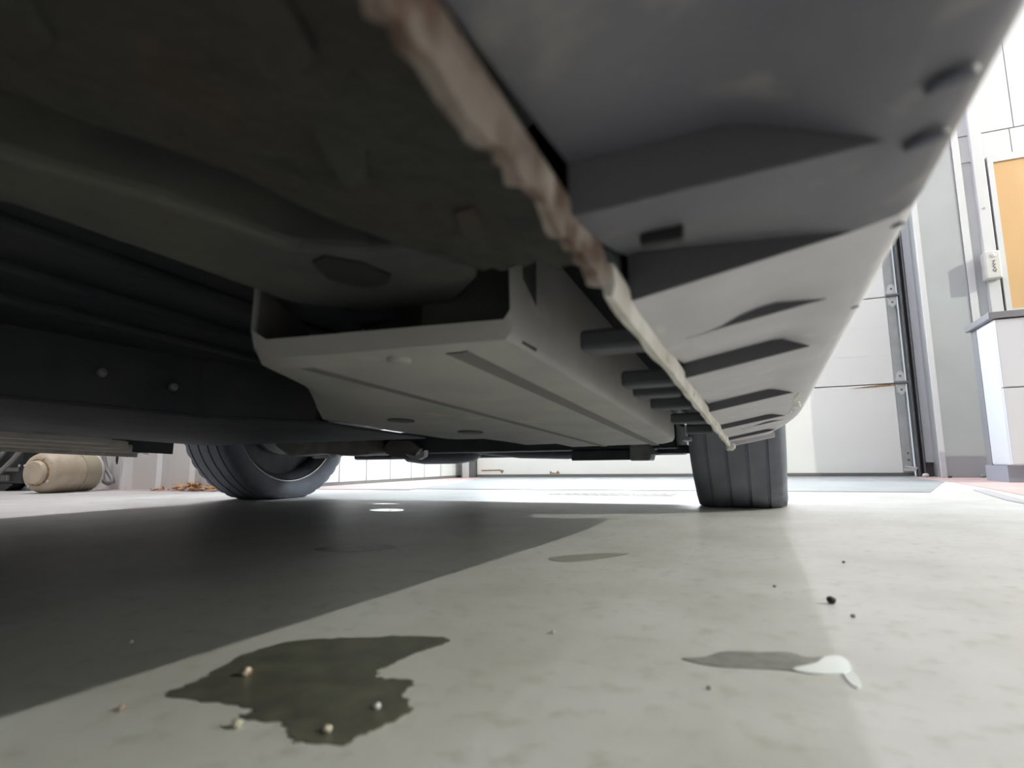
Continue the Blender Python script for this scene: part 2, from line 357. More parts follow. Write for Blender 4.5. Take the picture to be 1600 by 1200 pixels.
# ------------------------------------------------------------------ the car (local frame: nose-up rake of 2.4 degrees about x)
car = empty('car'); car.rotation_euler = (TILT, 0, 0)
tag(car, 'parked car seen from below, its underside, sill and two rear tyres filling the view', 'car')
XC = -.857                                    # centre line
def mir(x): return 2 * XC - x
# --- sill cover with wedge pockets
STEPS = [(-.62, .006, -.05, .0), (-.40, .010, -.05, .0), (-.20, .010, -.05, .0), (-.02, .010, -.05, .0), (.158, .018, -.05, -.0, .024), (.250, .022, -.05, -.045), (.342, .006, -.02, .015),
         (.462, .0125, -.05, .020), (.695, .0105, -.05, .018), (.925, .0075, -.05, .020), (.985, .003, -.01, .022), (1.155, .006, -.05, .018)]
XS = [-.050, -.045, -.035, -.025, -.015, -.005, .005, .015, .022, .030, .040, .050, .057, .062, .066, .068, .069]
def zb(x):
    if x <= .04: return .203 + .018 * (x + .05) / .09
    for (xa, za), (xb, zc) in zip(((.04, .221), (.057, .2255), (.062, .2285), (.066, .234), (.068, .245)), ((.057, .2255), (.062, .2285), (.066, .234), (.068, .245), (.069, .34))):
        if x <= xb: return za + (zc - za) * (x - xa) / (xb - xa)
    return .34
def pfac(x, xs, xt):
    if x >= .041: return 0
    a = 1.0 if xs <= -.049 else max(0, min(1, (x - xs) / .02))
    b = 1.0 if x <= xt else max(0, 1 - (x - xt) / (.041 - xt))
    return a * b
def warp(x, y):
    if y > .92 and x > .02:
        xm = .069 - .034 * ((y - .92) / .31) ** 2
        return .02 + (x - .02) * (xm - .02) / .049
    return x
def sill_rows(mirror=False, step_edges=None):
    rows = []; yp = -.80; skp = 0.0
    def row(y, st, t, sk=0.0):
        r = []; y0 = y
        for x in XS:
            y = y0 + sk * min(1, (x + .05) / .09)
            z = zb(x)
            if st: z += st[1] * pfac(x, st[2], st[3]) * t
            xx = warp(x, y)
            r.append((mir(xx) if mirror else xx, y, z))
        rows.append(r)
    row(yp, None, 0)
    for st in STEPS:
        sk = st[4] if len(st) > 4 else 0.0
        for k in range(1, 4):
            t = k / 3; row(yp + (st[0] - yp) * t, st, t ** 1.3, skp + (sk - skp) * t)
        if step_edges is not None: step_edges.append((rows[-1], None))
        row(st[0] + .0006, None, 0, sk); yp = st[0]; skp = sk
        if step_edges is not None: step_edges[-1] = (step_edges[-1][0], rows[-1])
    for y in (1.19, 1.226): row(y, None, 0)
    # closing end
    last = rows[-1]; rows.append([(p[0], 1.232, max(p[2], .25) if i < 99 else p[2]) for i, p in enumerate(last)])
    return rows
SL = []
allr = sill_rows(False, SL)
cut = [i for i, r in enumerate(allr) if abs(r[0][1] - .2506) < 1e-6][0]
sf = MB().grid(allr[:cut + 1], flip=True).build('front_sill_cover', M['silldark'], car, smooth=True)  # front stretch of the sill, darker and bluer
tag(sf, 'darker bluish plastic sill cover')
sc = MB().grid(allr[cut:], flip=True).build('sill_cover', M['sill'], car, smooth=True)
tag(sc, 'dusty grey ribbed plastic sill cover')
for (ra, rb), st in zip(SL, STEPS):            # dark sheet on each step face, painting its shade
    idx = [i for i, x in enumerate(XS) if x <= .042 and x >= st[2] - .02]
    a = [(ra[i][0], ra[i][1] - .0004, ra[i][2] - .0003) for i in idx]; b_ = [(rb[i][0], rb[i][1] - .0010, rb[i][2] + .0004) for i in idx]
    MB().grid([a, b_]).build('step_shade_sheet', M['slot_or_stepshade'], sf if st[0] < .26 else sc)
sc2 = MB().grid([r for r in sill_rows(True) if r[0][1] < 1.16]).build('sill_cover', M['sill'], car, smooth=True)
clipm = MB().lathe([(0, 0), (.0, .0052), (.0016, .0046), (.0022, 0)], (0, 0, 0), (0, 0, -1), 14)
c0 = None
for (x, y, z, s) in ((.0515, .160, .2226, 1.0), (.0525, .189, .2229, 1.0), (.0590, .262, .2262, .45), (.0595, .385, .2266, .40)):
    if c0 is None: c0 = clipm.build('clip', M['clip'], sf, smooth=True); o = c0
    else: o = c0.copy(); col.objects.link(o); o.parent = sf if y < .25 else sc
    o.location = (x, y, z); o.scale = (1.25 * s, .62 * s, s); o.rotation_euler = (0, -.25, 0)
MB().box(-.036, -.020, .2015, .2075, .2085, .2165).build('slot_or_stepshade', M['black'], sf, bevel=.001)
# scuffs near the sill's end
for i in range(14):
    y = .83 + random.uniform(-.11, .11); x = .049 + random.uniform(-.006, .006)
    z = zb(x) - .0009; n = 8
    pts = [(x + math.cos(k * math.tau / n) * random.uniform(.001, .0032), y + math.sin(k * math.tau / n) * random.uniform(.008, .024)) for k in range(n)]
    MB().prism(pts, z, z + .002).build('scuff', M['scuff'] if i % 2 else M['flange'], sc)
# bracket and bolt on the end of the sill
br = MB().box(-.058, -.045, 1.215, 1.235, .188, .21).build('end_bracket', M['flange'], car, bevel=.002)
MB().lathe([(0, 0), (0, .008), (.01, .008), (.012, .005), (.012, 0)], (-.047, 1.205, .195), (0, -1, 0), 10).build('bolt', M['steel'], br)
MB().add([(x, y, zb(x) - d) for x in (-.046, .032) for y in (1.214, 1.230) for d in (.007, -.002)], [(0, 1, 3, 2), (4, 6, 7, 5), (0, 4, 5, 1), (2, 3, 7, 6), (0, 2, 6, 4), (1, 5, 7, 3)]).build('end_lip', M['sill'], car)
# --- pinch-weld flange
def flange(y0, y1, n, zbot, jag, thick, x=-.051, ztop=.209):
    m = MB(); rows = []
    for k in range(n + 1):
        y = y0 + (y1 - y0) * k / n
        zj = zbot + (random.uniform(-jag, jag) if jag else 0); zj -= max(0, jag - .001) * 3.2 * max(0, math.sin(y * 95 + 1.3 * math.sin(y * 41))) ** 2; w = random.uniform(-.0006, .0006) if jag else 0
        th = thick * random.uniform(.7, 1.4) if jag else thick
        rows.append([(x - .0025, y, ztop), (x - th + w, y, zbot + .006), (x - th * .8 + w, y, zj + .0006), (x + .001 + w, y, zj), (x + .0022 + w, y, zbot + .006), (x + .0015, y, ztop)])
    m.grid(rows)
    m.add(rows[0], [(0, 1, 2, 3, 4, 5)]); m.add(rows[-1], [(5, 4, 3, 2, 1, 0)])
    return m
o = flange(-.80, .203, 220, .1965, .0016, .004).build('rusty_flange', M['rusty'], car, smooth=True); tag(o, 'flaking rusted seam flange')
o = flange(.216, 1.222, 40, .1945, .0005, .004).build('seam_flange', M['flange'], car, smooth=True); tag(o, 'pale dirty seam flange')
flange(-.80, 1.12, 20, .1945, 0, .004, x=mir(-.051)).build('seam_flange', M['flange'], car)
for (y, s) in ((.36, .012), (.52, .010), (.80, .010)):
    MB().box(-.056, -.048, y, y + s, .197, .203).build('weld_nub', M['flange'], car, bevel=.002)
# --- inner sill panel, rusty, near the camera
def inner_edge(y):
    T = [(-.9, -.33), (-.3, -.29), (0, -.225), (.085, -.197), (.129, -.174), (.184, -.166), (.225, -.150), (.262, -.131)]
    for (a, xa), (b, xb) in zip(T, T[1:]):
        if y <= b: return xa + (xb - xa) * max(0, (y - a)) / (b - a)
    return T[-1][1]
rows = []
ys = [-.8 + k * .03 for k in range(34)] + [.218]
for y in ys:
    r = []
    for k in range(13):
        t = k / 12; yy = y if y < .12 else .12 + (y - .12) * (1 + t * .46)
        x = -.053 + (inner_edge(yy) + .053) * t
        z = .2085 + .0265 * t ** .8 + .0014 * math.sin(yy * 70 + t * 9) * math.sin(t * math.pi) + .001 * math.sin(yy * 160 + t * 20)
        r.append((x, yy, z))
    r.append((r[-1][0] - .003, r[-1][1], .300))
    rows.append(r)
last = rows[-1]; rows.append([(p[0], p[1] + .004, .30) for p in last])
o = MB().grid(rows).build('inner_sill_panel', M['rustpan'], car, smooth=True); tag(o, 'rusty undersealed inner sill panel')
# patch plate details on it
for (x, y, w, l, a) in ((-.11, .12, .012, .05, .5), (-.10, .19, .010, .035, .3), (-.085, .06, .012, .045, .2), (-.14, .04, .016, .05, .6)):
    c, s = math.cos(a), math.sin(a)
    pts = [(x + c * u * w - s * v * l, y + s * u * w + c * v * l) for u, v in ((-.5, -.5), (.4, -.6), (.6, 0), (.4, .5), (-.3, .6), (-.6, .1))]
    t = (x + .053) / (inner_edge(y) + .053); z = .2085 + .0265 * t ** .8
    MB().prism(pts, z - .002, z + .004).build('rust_flake', M['rustpan'], car, bevel=.001)
# inner sill walls up to the floor pan
MB().box(-.058, -.054, .2, 1.226, .209, .35).build('inner_sill_wall', M['pan'], car)
MB().box(mir(-.054), mir(-.058), -.8, 1.226, .209, .35).build('inner_sill_wall', M['pan'], car)
# dark bars between sill flange and tray
tb = None
for (x, y, w) in ((-.102, .355, .045), (-.107, .50, .045), (-.110, .565, .045), (-.110, .665, .045), (-.110, .83, .045), (-.108, 1.0, .04)):
    m = MB().box(x, x + w, y - .010, y + .012, .205, .219)
    o = m.build('dark_bar', M['darkbar'], car, bevel=.003)
# --- frame rail with foot and a dark plate in place of its hole
poly = [(-.42, -.8), (-.36, -.3), (-.30, .02), (-.261, .115), (-.24, .155), (-.224, .218), (-.19, .238), (-.149, .239), (-.146, .270), (-.152, .300), (-.19, .339), (-.259, .330), (-.297, .295), (-.302, .208), (-.308, .135), (-.36, .0), (-.45, -.3), (-.52, -.8)]
o = MB().prism(poly, .245, .34).build('frame_rail', M['rail'], car, bevel=.006, bseg=3); tag(o, 'coated floor rail with a foot towards the sill')
rp = MB().prism([(-.236, .262), (-.226, .236), (-.214, .232), (-.200, .250), (-.197, .271), (-.208, .283), (-.226, .282)], .2435, .2455).build('drain_hole', M['black'], car)
MB().box(-.335, -.300, .04, .10, .236, .247).build('rail_bracket', M['rail'], car, bevel=.004)
# --- floor pan, tunnel, left floor tray
fp = MB().box(mir(-.058), -.058, -1.5, 1.25, .345, .352).box(-1.50, -.21, 1.25, 2.0, .345, .352).box(-1.72, 0.0, 2.0, 2.38, .62, .63).box(-1.5, -.21, 1.99, 2.0, .345, .63)
fp.build('floor_pan', M['pan'], car)
for x in (-.50, -.62, -.74, -.86):
    MB().box(x, x + .05, -1.3, 1.2, .330, .346).build('pan_rib', M['pan'], car, bevel=.006)
lt = MB().prism([(-1.60, -.9), (-1.14, -.9), (-.98, .46), (-.93, .74), (-.80, .90), (-.80, 1.30), (-1.60, 1.30)], .238, .244)
lt.build('left_floor_tray', M['pan'], car, bevel=.002)
MB().prism([(-1.16, -.9), (-1.0, .46), (-.95, .74), (-.82, .90), (-.815, .90), (-.94, .735), (-.985, .455), (-1.14, -.9)], .244, .345).build('tray_side', M['pan'], car)
# strips on the far sill, outside light painted in as pale colour
for (x, z, ye) in ((-1.612, .228, 1.02), (-1.632, .219, 1.08), (-1.650, .210, 1.13)):
    MB().prism([(x - .012, -.9), (x, -.9), (x, ye - .06), (x - .012, ye)], z - .005, z + .02).build('sill_light_strip', M['litsill'], car, bevel=.003)
for (x, y, z) in ((-1.147, .687, .238), (-1.172, .855, .238)):
    pass
for (x, y, z) in ((-.955, .569, .294), (-.935, .678, .2865)):
    MB().lathe([(0, 0), (0, .008), (.006, .006), (.008, 0)], (x, y, z), (1, -.3, 0), 10).build('bolt', M['alu'], car, smooth=True)
# --- central tray (tank cover)
prof_rows = []
def tray_z(x):
    # cross-section of the tray's underside
    pts = [(-.140, .300), (-.1385, .262), (-.137, .216), (-.141, .2100), (-.17, .2097), (-.20, .2094), (-.22, .2092), (-.26, .2090), (-.30, .2087), (-.32, .2086), (-.36, .2080), (-.40, .2072), (-.47, .2062), (-.54, .2066), (-.565, .2085), (-.572, .216), (-.574, .27)]
    return pts
sec = tray_z(0)
def left_limit(y):
    T = [(.30, -.322), (.45, -.421), (.61, -.545), (.75, -.562), (.99, -.574), (1.31, -.40), (1.36, -.30), (1.40, -.2)]
    for (a, xa), (b, xb) in zip(T, T[1:]):
        if y <= b: return xa + (xb - xa) * max(0, (y - a)) / (b - a)
    return T[-1][1]
def right_limit(y):
    if y < 1.18: return -.137 - .016 * (y - .3)
    return -.151 - .10 * ((y - 1.18) / .2) ** 2
rows = []
yl = [.318, .33, .345, .40, .45, .52, .61, .70, .80, .90, .99, 1.08, 1.18, 1.24, 1.30, 1.34, 1.37]
for i, y in enumerate(yl):
    a, b = right_limit(y), left_limit(y); r = []
    zoff = max(0, (y - 1.30)) ** 2 * 2.5
    for (x, z) in sec:
        xx = max(x + (a + .137) * (1 if x > -.3 else 0), b) if x > -.57 else max(x, b)
        dz = 0.0
        if x > b - .0 and False: pass
        if x < b: z2 = z if z > .215 else .208 + min(.012, (b - x) * .4); xx = b + (x - b) * .0
        else: z2 = z
        yy = y + (.02 * (-.137 - xx) / .2 * -1 if y < .4 else 0)
        r.append((xx, yy, z2 + zoff))
    rows.append(r)
# near sloping face of the tray
f0 = rows[0]
up1 = [(p[0], p[1] - .0, p[2] + .006) for p in f0]
near = [[(p[0], p[1] - .004, max(p[2] + .012, .222)) for p in f0]]
far = [[(p[0], p[1] + .01, .33) for p in rows[-1]]]
ty = MB().grid(near + rows + far).build('tank_cover', M['tray'], car, smooth=True)
tag(ty, 'large dusty grey moulded cover under the middle of the car')
MB().prism([(-.139, .340), (-.215, .336), (-.26, .39), (-.33, .42), (-.56, .70), (-.565, .71), (-.33, .435), (-.25, .405), (-.139, .366)], .2125, .300).build('shaded_face', M['rail'], ty)  # near face of the cover, its shade put into a darker coating
MB().box(-.33, -.15, .40, 1.30, .262, .345).build('tank', M['pan'], car)
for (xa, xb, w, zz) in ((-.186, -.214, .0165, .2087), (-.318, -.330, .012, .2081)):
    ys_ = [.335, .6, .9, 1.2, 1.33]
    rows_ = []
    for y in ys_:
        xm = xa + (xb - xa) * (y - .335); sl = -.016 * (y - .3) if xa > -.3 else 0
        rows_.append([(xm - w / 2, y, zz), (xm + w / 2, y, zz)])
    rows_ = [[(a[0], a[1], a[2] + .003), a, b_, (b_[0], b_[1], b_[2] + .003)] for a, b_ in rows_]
    MB().grid(rows_, flip=True).build('shade_strip', M['stepshade'], ty)  # flat dark strips painting the shade of the tray's step faces
for (x, y, rx_, ry_) in ((-.448, .660, .017, .022), (-.440, .852, .020, .026)):
    o = MB().lathe([(0, 0), (0, 1.0), (.0016, 1.0), (.0016, 0)], (0, 0, 0), (0, 0, -1), 20).build('drain_hole', M['black'], ty)
    o.location = (x, y, .2066); o.scale = (rx_, ry_, 1)
MB().lathe([(0, 0), (0, .009), (.003, .008), (.004, .004), (.004, 0)], (-.235, .338, .209), (0, 0, -1), 14).build('cover_boss', M['tray'], ty, smooth=True)
MB().box(-.135, -.120, 1.165, 1.20, .206, .214).build('cover_lug', M['alu'], car, bevel=.002)
# --- rear running gear (given in world metres, converted to the car frame)
def W(m, name, mt, parent=car, **k): return m.build(name, mt, parent, world=True, **k)
W(MB().box(-1.42, -.20, 1.60, 1.80, .150, .22).box(-1.42, -.20, 1.80, 1.88, .135, .23), 'rear_subframe', M['dark'], bevel=.008)
W(MB().tube([(-1.50, 1.64, .27), (-1.2, 1.64, .20), (-.5, 1.64, .20), (-.2, 1.64, .27)], .022, 12), 'drive_shaft', M['dark'], smooth=True)
ex = W(MB().lathe([(-.14, 0), (-.14, .03), (-.12, .046), (-.06, .054), (.06, .054), (.12, .046), (.14, .03), (.14, 0)], (-.98, 1.70, .170), (1, .12, 0), 24), 'exhaust_muffler', M['dark'], smooth=True)
W(MB().tube([(-.84, 1.70, .17), (-.70, 1.72, .155), (-.55, 1.74, .15), (-.45, 1.74, .155), (-.30, 1.72, .19)], .024, 12), 'exhaust_pipe', M['dark'], smooth=True)
W(MB().box(-.495, -.31, 1.60, 1.70, .121, .150), 'exhaust_hanger_plate', M['dark'], bevel=.004)
W(MB().prism([(-.318, .1185), (-.266, .1185), (-.262, .135), (-.264, .175), (-.318, .175)], 1.56, 1.64, 'y'), 'cast_bracket', M['alu'], bevel=.004)
W(MB().box(-.262, -.14, 1.66, 1.76, .137, .16), 'lower_link', M['dark'], bevel=.004)
W(MB().prism([(-1.10, .196), (-1.02, .192), (-.985, .165), (-1.01, .136), (-1.09, .139), (-1.135, .165)], 1.575, 1.60, 'y'), 'heat_shield', M['arm'], bevel=.004)
rg = W(MB().prism([(-1.025, .150), (-1.005, .134), (-.975, .131), (-.955, .140), (-.953, .160), (-.968, .150), (-.985, .143)], 1.55, 1.575, 'y'), 'torn_foil', M['scuff'], bevel=.002)
# control arm of the far wheel
W(MB().prism([(-1.52, .185), (-1.50, .225), (-1.40, .236), (-1.20, .226), (-1.14, .205), (-1.12, .150), (-1.20, .145), (-1.32, .155), (-1.45, .148)], 1.50, 1.60, 'y'), 'control_arm', M['arm'], bevel=.012, bseg=3)
W(MB().prism([(-1.345, .1435), (-1.31, .152), (-1.27, .1445), (-1.24, .150), (-1.25, .142), (-1.33, .139)], 1.49, 1.505, 'y'), 'torn_foil', M['scuff'], bevel=.001)
W(MB().lathe([(-.06, 0), (-.06, .05), (.06, .05), (.06, 0)], (-1.50, 1.64, .26), (1, 0, 0), 18), 'wheel_hub', M['arm'], smooth=True)
W(MB().tube([(-1.34, 1.45, .20), (-1.42, 1.40, .24), (-1.46, 1.45, .30)], .02, 10), 'strut', M['arm'], smooth=True)
# --- wheels
def wheel(xc, yc, out):
    """out=+1: outer side faces +x"""
    R, zc = .331, .3195; n = 132
    prof = [(-.080, .255), (-.094, .266), (-.1035, .290), (-.1020, .306), (-.097, .3195), (-.090, .3265), (-.078, .3300),
            (-.0662, .3306), (-.0655, .3275), (-.0600, .3275), (-.0593, .331), (-.0252, .3314), (-.0245, .328), (-.0185, .328), (-.0178, .3314), (.0178, .3314), (.0185, .328), (.0245, .328), (.0252, .3314),
            (.0593, .331), (.0600, .3275), (.0655, .3275), (.0662, .3306), (.078, .3300), (.090, .3265), (.097, .3195), (.1020, .306), (.1035, .290), (.094, .266), (.080, .255)]
    m_ = len(prof); vs = []; fs = []
    for k in range(n):
        a = k * math.tau / n
        for j, (h, r) in enumerate(prof):
            if k % 3 == 0 and (4 <= j <= 6 or m_ - 7 <= j <= m_ - 5): r -= .0042
            if k % 6 < 1 and (11 <= j <= 18): r -= .0020
            x = xc + h * out; y = yc + r * math.sin(a); z = zc - r * math.cos(a)
            if z < .0005: z = .0005
            elif z < .05 and abs(h) > .09: x += out * math.copysign(.006 * (1 - z / .05), h)
            vs.append((x, y, z))
    for k in range(n):
        k2 = (k + 1) % n
        for j in range(m_ - 1): fs.append((k * m_ + j, k * m_ + j + 1, k2 * m_ + j + 1, k2 * m_ + j))
    t = MB().add(vs, fs); ty_ = t.build('tyre', M['tyre'], car, smooth=True, world=True)
    ax = (out, 0, 0); c = (xc, yc, zc)
    W(MB().lathe([(-.082, .2600), (-.087, .2600), (-.089, .2575), (-.085, .2545), (-.081, .2555)], c, ax, 64, True), 'rim_lip', M['lip'], ty_, smooth='all')
    W(MB().lathe([(-.082, .252), (-.06, .235), (.05, .228), (.078, .252)], c, ax, 64), 'rim_barrel', M['dark'], ty_, smooth='all')
    W(MB().lathe([(-.045, .07), (-.045, .16), (-.025, .16), (-.025, .07)], c, ax, 40, True), 'brake_disc', M['arm'], ty_)
    W(MB().lathe([(-.020, 0), (-.020, .236), (-.014, .236), (-.014, 0)], c, ax, 40), 'brake_shield', M['dark'], ty_)
    sp = MB()
    for k in range(5):
        a = k * math.tau / 5
        d = Vector((0, math.sin(a), math.cos(a))); e = Vector((0, math.cos(a), -math.sin(a)))
        cc = Vector(c) + Vector((out * .06, 0, 0))
        q = [cc + d * .05 - e * .03, cc + d * .05 + e * .03, cc + d * .235 + e * .022, cc + d * .235 - e * .022]
        sp.add([tuple(p) for p in q] + [tuple(p + Vector((out * .02, 0, 0))) for p in q], [(0, 1, 2, 3), (7, 6, 5, 4), (0, 4, 5, 1), (1, 5, 6, 2), (2, 6, 7, 3), (3, 7, 4, 0)])
    W(sp, 'spokes', M['dark'], ty_)
    W(MB().lathe([(.04, 0), (.04, .065), (.085, .06), (.088, 0)], c, ax, 20), 'hub_cap', M['arm'], ty_, smooth=True)
    return ty_
YR, YF = 1.648, -1.10
wheel(-.045, YR, 1); wheel(-1.668, YR, -1)
wheel(-.045, YF, 1); wheel(-1.668, YF, -1)
# --- body shell (outer skin, closed above so the underside stays in shade)
def arch(yc, zc, r, a0, a1, n=14): return [(yc + r * math.cos(a0 + (a1 - a0) * k / n), zc + r * math.sin(a0 + (a1 - a0) * k / n)) for k in range(n + 1)]
zr, zf = .388, .273
bot = [(2.40, .63), (2.03, .60)] + [p for p in arch(YR, zr, .385, .15, math.pi - .15) if True] + [(1.245, .335), (-.70, .335)] + arch(YF, zf, .385, .12, math.pi - .12) + [(-1.50, .26), (-1.95, .26)]
topl = [(-2.03, .45), (-2.04, .72), (-1.95, .90), (-1.22, 1.06)]
topu = [(-.62, 1.50), (-.2, 1.62), (.9, 1.66), (1.75, 1.62), (2.28, 1.14)]
topr = [(2.40, 1.02), (2.45, .82), (2.44, .66)]
def wid(z): return .0 if z <= 1.06 else .16 * min(1, (z - 1.06) / .58)
sh = MB()
full = topl + topu + topr
for side in (1, -1):
    X = lambda z: (.074 - wid(z)) if side == 1 else (mir(.074) + wid(z))
    lower = bot + topl + [(2.28, 1.06)] + topr
    f = [(X(0), y, z) for y, z in lower]; sh.add(f, [tuple(range(len(f)))])
    upper = [topl[-1]] + topu + [(2.28, 1.06)]
    f = [(X(z), y, z) for y, z in upper]; sh.add(f, [tuple(range(len(f)))])
loop = [(-1.95, .26)] + full + [(2.40, .63), (2.03, .60)]
for (ya, za), (yb, zb_) in zip(loop, loop[1:]):
    sh.add([(.074 - wid(za), ya, za), (.074 - wid(zb_), yb, zb_), (mir(.074) + wid(zb_), yb, zb_), (mir(.074) + wid(za), ya, za)], [(0, 1, 2, 3)])
sh.build('body_shell', M['paintcar'], car)
for side in (1, -1):
    def SX(z, o): return (.074 - wid(z) + o) if side == 1 else (mir(.074) + wid(z) - o)
    for pts in ([(-1.08, 1.12), (-.60, 1.42), (-.20, 1.54), (.02, 1.56), (.02, 1.12)], [(.08, 1.12), (.08, 1.565), (.95, 1.60), (1.0, 1.12)], [(1.07, 1.12), (1.03, 1.595), (1.68, 1.56), (2.1, 1.16)]):
        v = [(SX(z, .004), y, z) for y, z in pts] + [(SX(z, -.006), y, z) for y, z in pts]; n = len(pts)
        MB().add(v, [tuple(range(n)), tuple(range(n, 2 * n))[::-1]] + [(i, (i + 1) % n, (i + 1) % n + n, i + n) for i in range(n)]).build('side_window', M['glass'], car)
    for (y0, y1) in ((-.66, .05), (.06, 1.0)):
        pts = [(y0, .36), (y1, .36), (y1 + (.15 if y1 > .5 else 0), 1.05), (y0, 1.05)]
        d = MB().prism(pts, SX(.5, .005), SX(.5, -.01), 'x').build('door', M['paintcar'], car, bevel=.003)
        MB().box(min(SX(.5, .02), SX(.5, .004)), max(SX(.5, .02), SX(.5, .004)), y0 + .08, y0 + .26, .92, .95).build('door_handle', M['paintcar'], d, bevel=.004)
# wheel-arch liners
for yc, zc in ((YR, zr), (YF, zf)):
    for s in (1, -1):
        prof = arch(yc, zc, .375, -.05, math.pi + .05)
        xa, xb = (-.20, .07) if s == 1 else (mir(-.20), mir(.07))
        MB().grid([[(xa, y, z) for y, z in prof], [(xb, y, z) for y, z in prof]]).build('wheel_arch_liner', M['pan'], car)
MB().box(mir(.05), .05, 2.30, 2.40, .59, .64).build('rear_valance', M['black'], car, bevel=.01)
MB().box(mir(-.0), .0, -1.98, -1.9, .24, .40).build('front_valance', M['black'], car, bevel=.01)

# ------------------------------------------------------------------ things on the floor
def blob(pts, z0, z1, name, mt, label, cat, sub=1):
    # closed smooth outline through pts (Catmull-Rom)
    n = len(pts); out = []
    for i in range(n):
        p0, p1, p2, p3 = pts[i - 1], pts[i], pts[(i + 1) % n], pts[(i + 2) % n]
        for k in range(5):
            t = k / 5
            out.append(tuple(.5 * ((2 * p1[a]) + (-p0[a] + p2[a]) * t + (2 * p0[a] - 5 * p1[a] + 4 * p2[a] - p3[a]) * t * t + (-p0[a] + 3 * p1[a] - 3 * p2[a] + p3[a]) * t ** 3) for a in (0, 1)))
    if name == 'oil_puddle': out = [(p[0] + random.gauss(0, .0011), p[1] + random.gauss(0, .0011)) for p in out]
    c = (sum(p[0] for p in out) / len(out), sum(p[1] for p in out) / len(out))
    o = MB().prism([(p[0] - c[0], p[1] - c[1]) for p in out], z0, z1).build(name, mt); o.location = (c[0], c[1], 0)
    return tag(o, label, cat)
blob([(-0.2947, 0.2257), (-0.2987, 0.2431), (-0.2996, 0.2562), (-0.3085, 0.282), (-0.3073, 0.3122), (-0.2908, 0.3303), (-0.2642, 0.3448), (-0.2322, 0.3599), (-0.2055, 0.3651), (-0.2025, 0.3527), (-0.208, 0.33), (-0.2111, 0.3066), (-0.2119, 0.295), (-0.2024, 0.2879), (-0.1856, 0.2882), (-0.1788, 0.2728), (-0.1662, 0.2582), (-0.166, 0.2418), (-0.17, 0.2279), (-0.1741, 0.2156), (-0.1891, 0.2128), (-0.2015, 0.2144), (-0.2139, 0.2232), (-0.2309, 0.2202), (-0.2381, 0.2212), (-0.2366, 0.2295), (-0.2626, 0.2293)],
     0, .0006, 'oil_puddle', M['wet'], 'large dark oily puddle on the floor under the near part of the sill', 'puddle')
blob([(-0.0505, 0.3791), (-0.0385, 0.3861), (-0.0282, 0.4014), (-0.0097, 0.407), (0.0086, 0.4139), (0.0189, 0.4076), (0.0295, 0.4117), (0.0316, 0.3983), (0.0204, 0.383), (-0.0028, 0.3786), (-0.0302, 0.3726)],
     0, .0005, 'wet_streak', M['film'], 'thin grey wet streak on the bright floor ending in a white patch', 'stain')
ws = blob([(0.0232, 0.3974), (0.0295, 0.4117), (0.0384, 0.415), (0.0411, 0.4019), (0.0384, 0.3877), (0.0266, 0.3801), (0.0153, 0.379), (0.0107, 0.3837)],
     0, .0009, 'white_patch', M['white'], 'glossy white patch at the right end of the grey wet streak', 'stain')  # flat glossy white patch
blob([(0.0356, 0.3909), (0.041, 0.3908), (0.0426, 0.3732), (0.0399, 0.3647), (0.0366, 0.3728)], 0, .0007, 'pale_patch', M['whitepale'], 'faint pale tail curling off the glossy white patch', 'stain')
blob([(-0.2495, 0.7025), (-0.2311, 0.7293), (-0.1963, 0.757), (-0.16, 0.7634), (-0.179, 0.7207), (-0.2097, 0.6864), (-0.2329, 0.6834)],
     0, .0005, 'damp_mark', M['damp'], 'small damp mark on the floor beside the edge of the car shadow', 'stain')
blob([(-0.5949, 0.67), (-0.5755, 0.7161), (-0.5235, 0.7395), (-0.4897, 0.723), (-0.5118, 0.678), (-0.5514, 0.6592)],
     0, .0002, 'oil_mark', M['wet'], 'dark oil mark deep in the shadow under the car', 'stain')
blob([(-0.9447, 1.2696), (-0.9325, 1.3146), (-0.8715, 1.3081), (-0.8418, 1.2551), (-0.8995, 1.2408)],
     0, .0006, 'paper_scrap', M['shiny'], 'flat shiny white scrap on the floor between the two tyres', 'scrap')
blob([(-1.08, 1.46), (-1.06, 1.49), (-1.0, 1.485), (-1.02, 1.455)], 0, .0006, 'paper_scrap', M['shiny'], 'tiny shiny white scrap right of the far tyre', 'scrap')

PM = {'black': M['black'], 'brown': mat('brown_grit', (.30, .16, .10), .7, c2=(.75, .70, .62), scale=140, lo=.45, hi=.55), 'pale': mat('pale_grit', (.60, .56, .46), .7), 'grey': mat('grey_grit', (.20, .19, .18), .8), 'green': mat('green_grit', (.22, .36, .30), .6), 'white': M['scuff']}
def pebble(x, y, r, k, label):
    m = MB(); n1, n2 = 7, 5; rows = []
    for i in range(n2 + 1):
        th = math.pi * i / n2; rows.append([])
        for j in range(n1):
            q = r * random.uniform(.82, 1.12) if 0 < i < n2 else r * .8
            ph = math.tau * j / n1
            rows[-1].append((q * math.sin(th) * math.cos(ph), q * math.sin(th) * math.sin(ph) * .85, max(0, .72 * r + .72 * q * math.cos(th))))
        rows[-1].append(rows[-1][0])
    o = m.grid(rows).build('pebble', PM[k], smooth='all'); o.location = (x, y, 0)
    return tag(o, label, 'pebble', 'grit scattered on the floor')
